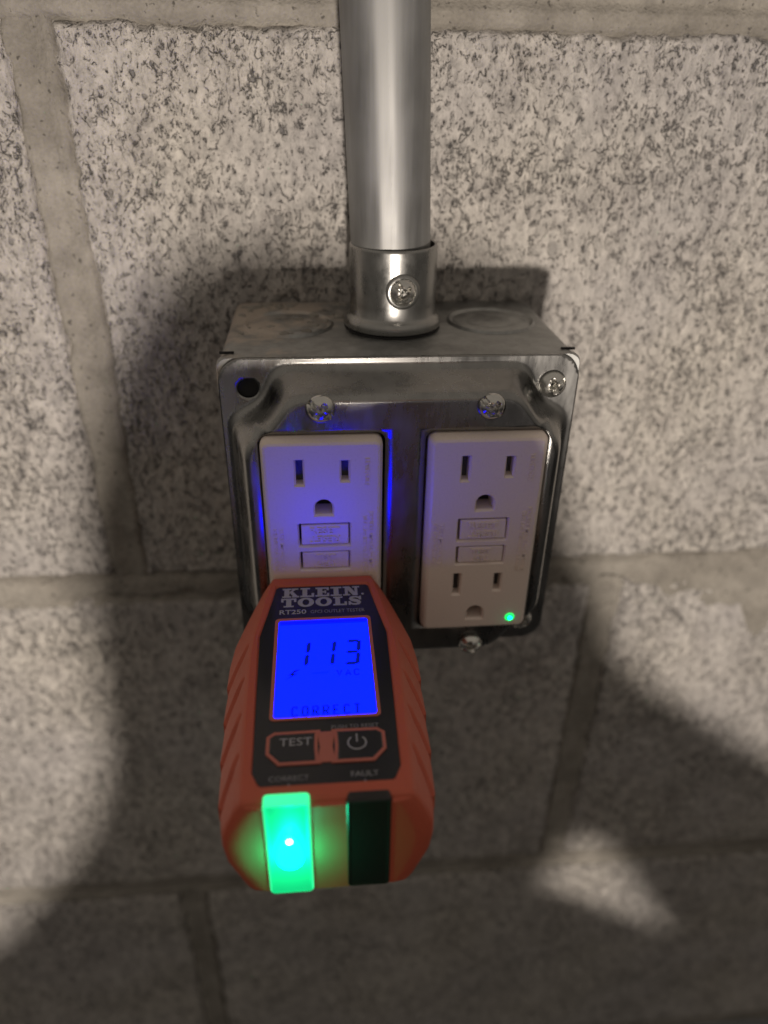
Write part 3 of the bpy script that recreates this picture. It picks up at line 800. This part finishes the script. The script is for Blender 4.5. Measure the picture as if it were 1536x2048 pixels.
L = slab_word('KLEIN', -35.4, -13.4, -86.05, -81.75)+slab_word('TOOLS', -35.6, -13.1, -90.45, -86.45)
n_ = 16; L.append(([(-12.6+.42*math.cos(6.2832*i/n_), -85.5+.42*math.sin(6.2832*i/n_)) for i in range(n_)], [tuple(range(n_))]))
print_on('logo_lettering', L, M['print_white'], panel)
def word(s, x0, x1, y0, y1, b=.0):
    v, f = text2d(s, 2, b); return fit(v, x0, x1, y0, y1), f
print_on('model_lettering', [word('RT250', -35.9, -28.6, -93.6, -91.6, .02)], M['print_white'], panel)
for geo_ in (word('GFCI OUTLET TESTER', -27.4, -12.5, -93.5, -92.1), word('PUSH TO RESET', -22.7, -12.0, -135.8, -134.7), word('FAULT', -18.9, -13.0, -149.4, -148.0, .01), word('CORRECT', -36.2, -27.8, -149.5, -148.2)):
    print_on('small_lettering', [geo_], M['print_grey'], panel)
for x_ in (-16.0, -32.0): print_on('tick_mark', [rect(x_-.2, x_+.2, -151.0, -150.3)], M['print_grey'], panel)
# two buttons
def button(name, poly, parent):
    o = ring_poly(name+'_trim', poly, inset(poly, .75), ZQ, M['print_red'], parent, .35)
    p2 = inset(poly, .75)
    b = flat(name, p2, ZQ, M['panel'], parent, .55)
    return b
bl = [(-25.2, -136.2), (-35.6, -136.3), (-37.2, -137.6), (-37.2, -142.4), (-34.4, -145.6), (-25.0, -145.6), (-25.7, -144.4), (-25.9, -141), (-25.8, -137.6)]
br_ = [(2*CX-x, y) for x, y in bl][::-1]
b1 = button('test_button', bl, panel); b2 = button('power_button', br_, panel)
g = Geo(); hx = [(-26.0, -136.6), (-25.4, -141), (-26.0, -145.2), (-22.0, -145.2), (-22.6, -141), (-22.0, -136.6)]
flat('button_divider', [(x, y) for x, y in hx], ZQ, M['print_red'], panel, .3)
print_on('lettering', [word('TEST', -34.3, -27.1, -140.6, -138.4, .0)], M['print_white'], b1, ZQ+.57)
ar = [(-17.2+2.0*math.sin(a), -140.6+1.85*math.cos(a)) for a in np.linspace(math.radians(38), math.radians(322), 26)]
print_on('power_symbol', [stroke(ar, .36), rect(-17.38, -17.02, -140.4, -138.1)], M['print_white'], b2, ZQ+.57)

# the two lamps wrapped over the nose
YN = -155.6
def lens(name, cx, hw, z0, z1, mat, edge, depth):
    g = Geo(); o_ = rrect(hw, (z1-z0)/2, 1.1, 5, cx, (z0+z1)/2)
    g.loft([[(x, YN+2, z) for x, z in o_], [(x, YN-depth+.4, z) for x, z in o_], [(x, YN-depth, z) for x, z in inset(o_, .35)]])
    e = inset(o_, .35)
    g2 = Geo(); e2 = inset(o_, 1.0)
    g2.loft([[(x, YN-depth, z) for x, z in e], [(x, YN-depth+.12, z) for x, z in e2]], cap1=True)
    a = obj(name, np.array(g2.v)+TO, g2.f, mat, tst, smooth=False)
    b = obj('lens_edge', np.array(g.v)+TO, g.f, edge, a, smooth=True, angle=40)
    fix_normals(b)
    return a
la = lens('lamp_lens', -32.4, 4.75, -38.6, -9.1, M['lens'], M['lens_edge'], .7)
la['label'] = 'clear lens glowing green'
lb = lens('lamp_lens', -15.5, 4.75, -38.6, -9.7, M['smoked'], M['smoked'], .25)
lb['label'] = 'dark unlit lens'
# teardrop LED seen in the lit lens
g = Geo(); rings = []
for q in np.linspace(.02, 1, 12):
    rr = math.sin(math.acos(min(1, max(-1, 1-q)))) if q < 1 else 1
    ring = []
    for i in range(36):
        a = 2*math.pi*i/36; c, s_ = math.cos(a), math.sin(a)
        ring.append((-32.3+2.75*rr*c*(1-.28*s_), YN-.75-.7*(1-q), -24.2+5.7*rr*s_))
    rings.append(ring)
g.loft(rings[::-1], cap1=True)
led = obj('led', np.array(g.v)+TO, g.f, M['led'], la, smooth=True)
g = Geo(); g.lathe([(.62, 0), (.55, .25), (.3, .4)], 20, (-32.2, YN-1.15, -20.1), 'y', cap1=True)
obj('led_hot_spot', np.array(g.v)+TO, g.f, M['led_tip'], led, smooth=True)

gl = bpy.data.lights.new('added_led_spill', 'POINT'); gl.energy = .022; gl.shadow_soft_size = .0016; gl.color = (.0, 1.0, .42)  # added lamp floating before the lens, throws green spill on the nose
go = bpy.data.objects.new('added_led_spill', gl); COL.objects.link(go); go.location = (-32.3*S, (YN-4.0)*S, -24.5*S)

# ------------------------------------------------------------------ the photographer, crouched round the lamp behind the camera (unseen, limbs shaped to cast the wall shadow)
person = thing('person', 'person in dark clothes crouching behind the camera, seen as the shadow on the wall', 'person', (90, -880, -760))
M['cloth'] = plain('dark_work_cloth', (.030, .032, .038), .9, noise=.2, nscale=300)
M['skin'] = plain('skin', (.42, .23, .16), .55)
M['hair'] = plain('brown_hair', (.035, .022, .015), .7)
def at(wx, wz, y):
    """the point at depth y whose lamp shadow falls on the wall at (wx, wz)"""
    t_ = (LAMP[1]-y)/LAMP[1]; return (LAMP[0]+(wx-LAMP[0])*t_, y, LAMP[2]+(wz-LAMP[2])*t_)
PV = []; PE = []; PR = []
def pj(p, r, parent=None):
    PV.append(p); PR.append(r)
    if parent is not None: PE.append((parent, len(PV)-1))
    return len(PV)-1
pel = pj((60, -930, -330), 150)
wst = pj((60, -960, -150), 140, pel); chs = pj((60, -985, 40), 150, wst); ub = pj((60, -985, 130), 120, chs)
nk = pj((60, -965, 215), 55, ub); hd0 = pj((60, -945, 265), 72, nk); hd1 = pj((60, -940, 330), 82, hd0); hd2 = pj((60, -945, 390), 60, hd1)
# left arm: shoulder, elbow, wrist, and the hand under the phone
s1 = pj((-125, -970, 120), 62, ub); e1 = pj((-245, -760, -190), 50, s1); e1b = pj(at(-146, -480, -350), 82, e1)
f1_ = pj(at(-72, -296, -318), 62, e1b); f1c = pj(at(-54, -236, -308), 57, f1_); wr1 = pj(at(-60, -160, -302), 40, f1c)
h1 = pj(at(-60, -95, -306), 40, wr1); h1b = pj(at(-52, -28, -300), 39, h1); h1c = pj(at(-20, 74, -298), 33, h1b)
# right arm
s2 = pj((245, -970, 120), 62, ub); e2_ = pj((330, -700, -160), 52, s2); e2b = pj(at(480, -400, -430), 40, e2_)
f2_ = pj(at(256, -324, -330), 44, e2b); f2b = pj(at(154, -206, -312), 26, f2_); wr2 = pj(at(52, -166, -304), 43, f2b)
h2 = pj(at(36, -104, -306), 42, wr2); h2b = pj(at(4, -36, -300), 36, h2); h2c = pj(at(8, 76, -298), 32, h2b)
# legs: one knee up, with filler limbs added for the wall shadow, the other folded
k1 = pj((-70, -760, -330), 92, pel); k1b = pj(at(-120, -510, -365), 108, k1); k1d = pj(at(164, -520, -350), 104, k1b); k1g = pj(at(262, -434, -350), 92, k1d); k1i = pj(at(216, -400, -345), 48, k1d)
k1e = pj(at(-14, -340, -345), 54, k1d); k1f = pj(at(22, -250, -335), 46, k1e); k1h = pj(at(34, -194, -325), 50, k1f)
k1s = pj((0, -470, -500), 60, k1b); ft = pj((10, -520, -730), 42, k1s)
k2 = pj((210, -900, -520), 90, pel); k2s = pj((200, -760, -720), 60, k2); ft2 = pj((180, -1080, -740), 45, k2s)
me = bpy.data.meshes.new('body')
base = Vector((90, -880, -760))
me.from_pydata([tuple((Vector(p)-base)*S) for p in PV], PE, [])
bo = bpy.data.objects.new('body', me); COL.objects.link(bo); bo.parent = person
sk = bo.modifiers.new('skin', 'SKIN'); sk.use_smooth_shade = True
for i, vv_ in enumerate(me.skin_vertices[0].data):
    vv_.radius = (PR[i]*S, PR[i]*S); vv_.use_root = (i == 0)
sb = bo.modifiers.new('sub', 'SUBSURF'); sb.levels = 2; sb.render_levels = 2
dg = bpy.context.evaluated_depsgraph_get(); dg.update()
m2 = bpy.data.meshes.new_from_object(bo.evaluated_get(dg))
bo.modifiers.clear(); bo.data = m2; m2.name = 'body'
m2.materials.clear(); m2.materials.append(M['cloth']); m2.materials.append(M['skin'])
for p_ in m2.polygons:
    c = Vector(p_.center)/S+base
    p_.use_smooth = True
    p_.material_index = 1 if (c.z > 205 or (c.y > -325 and c.z > -135)) else 0
g = Geo(); g.lathe([(60, -10), (90, 20), (95, 60), (80, 95), (50, 115), (10, 122)], 24, (90, -952, 310), 'z', cap1=True)
obj('hair', np.array(g.v)-np.array(base), g.f, M['hair'], person, smooth=True)
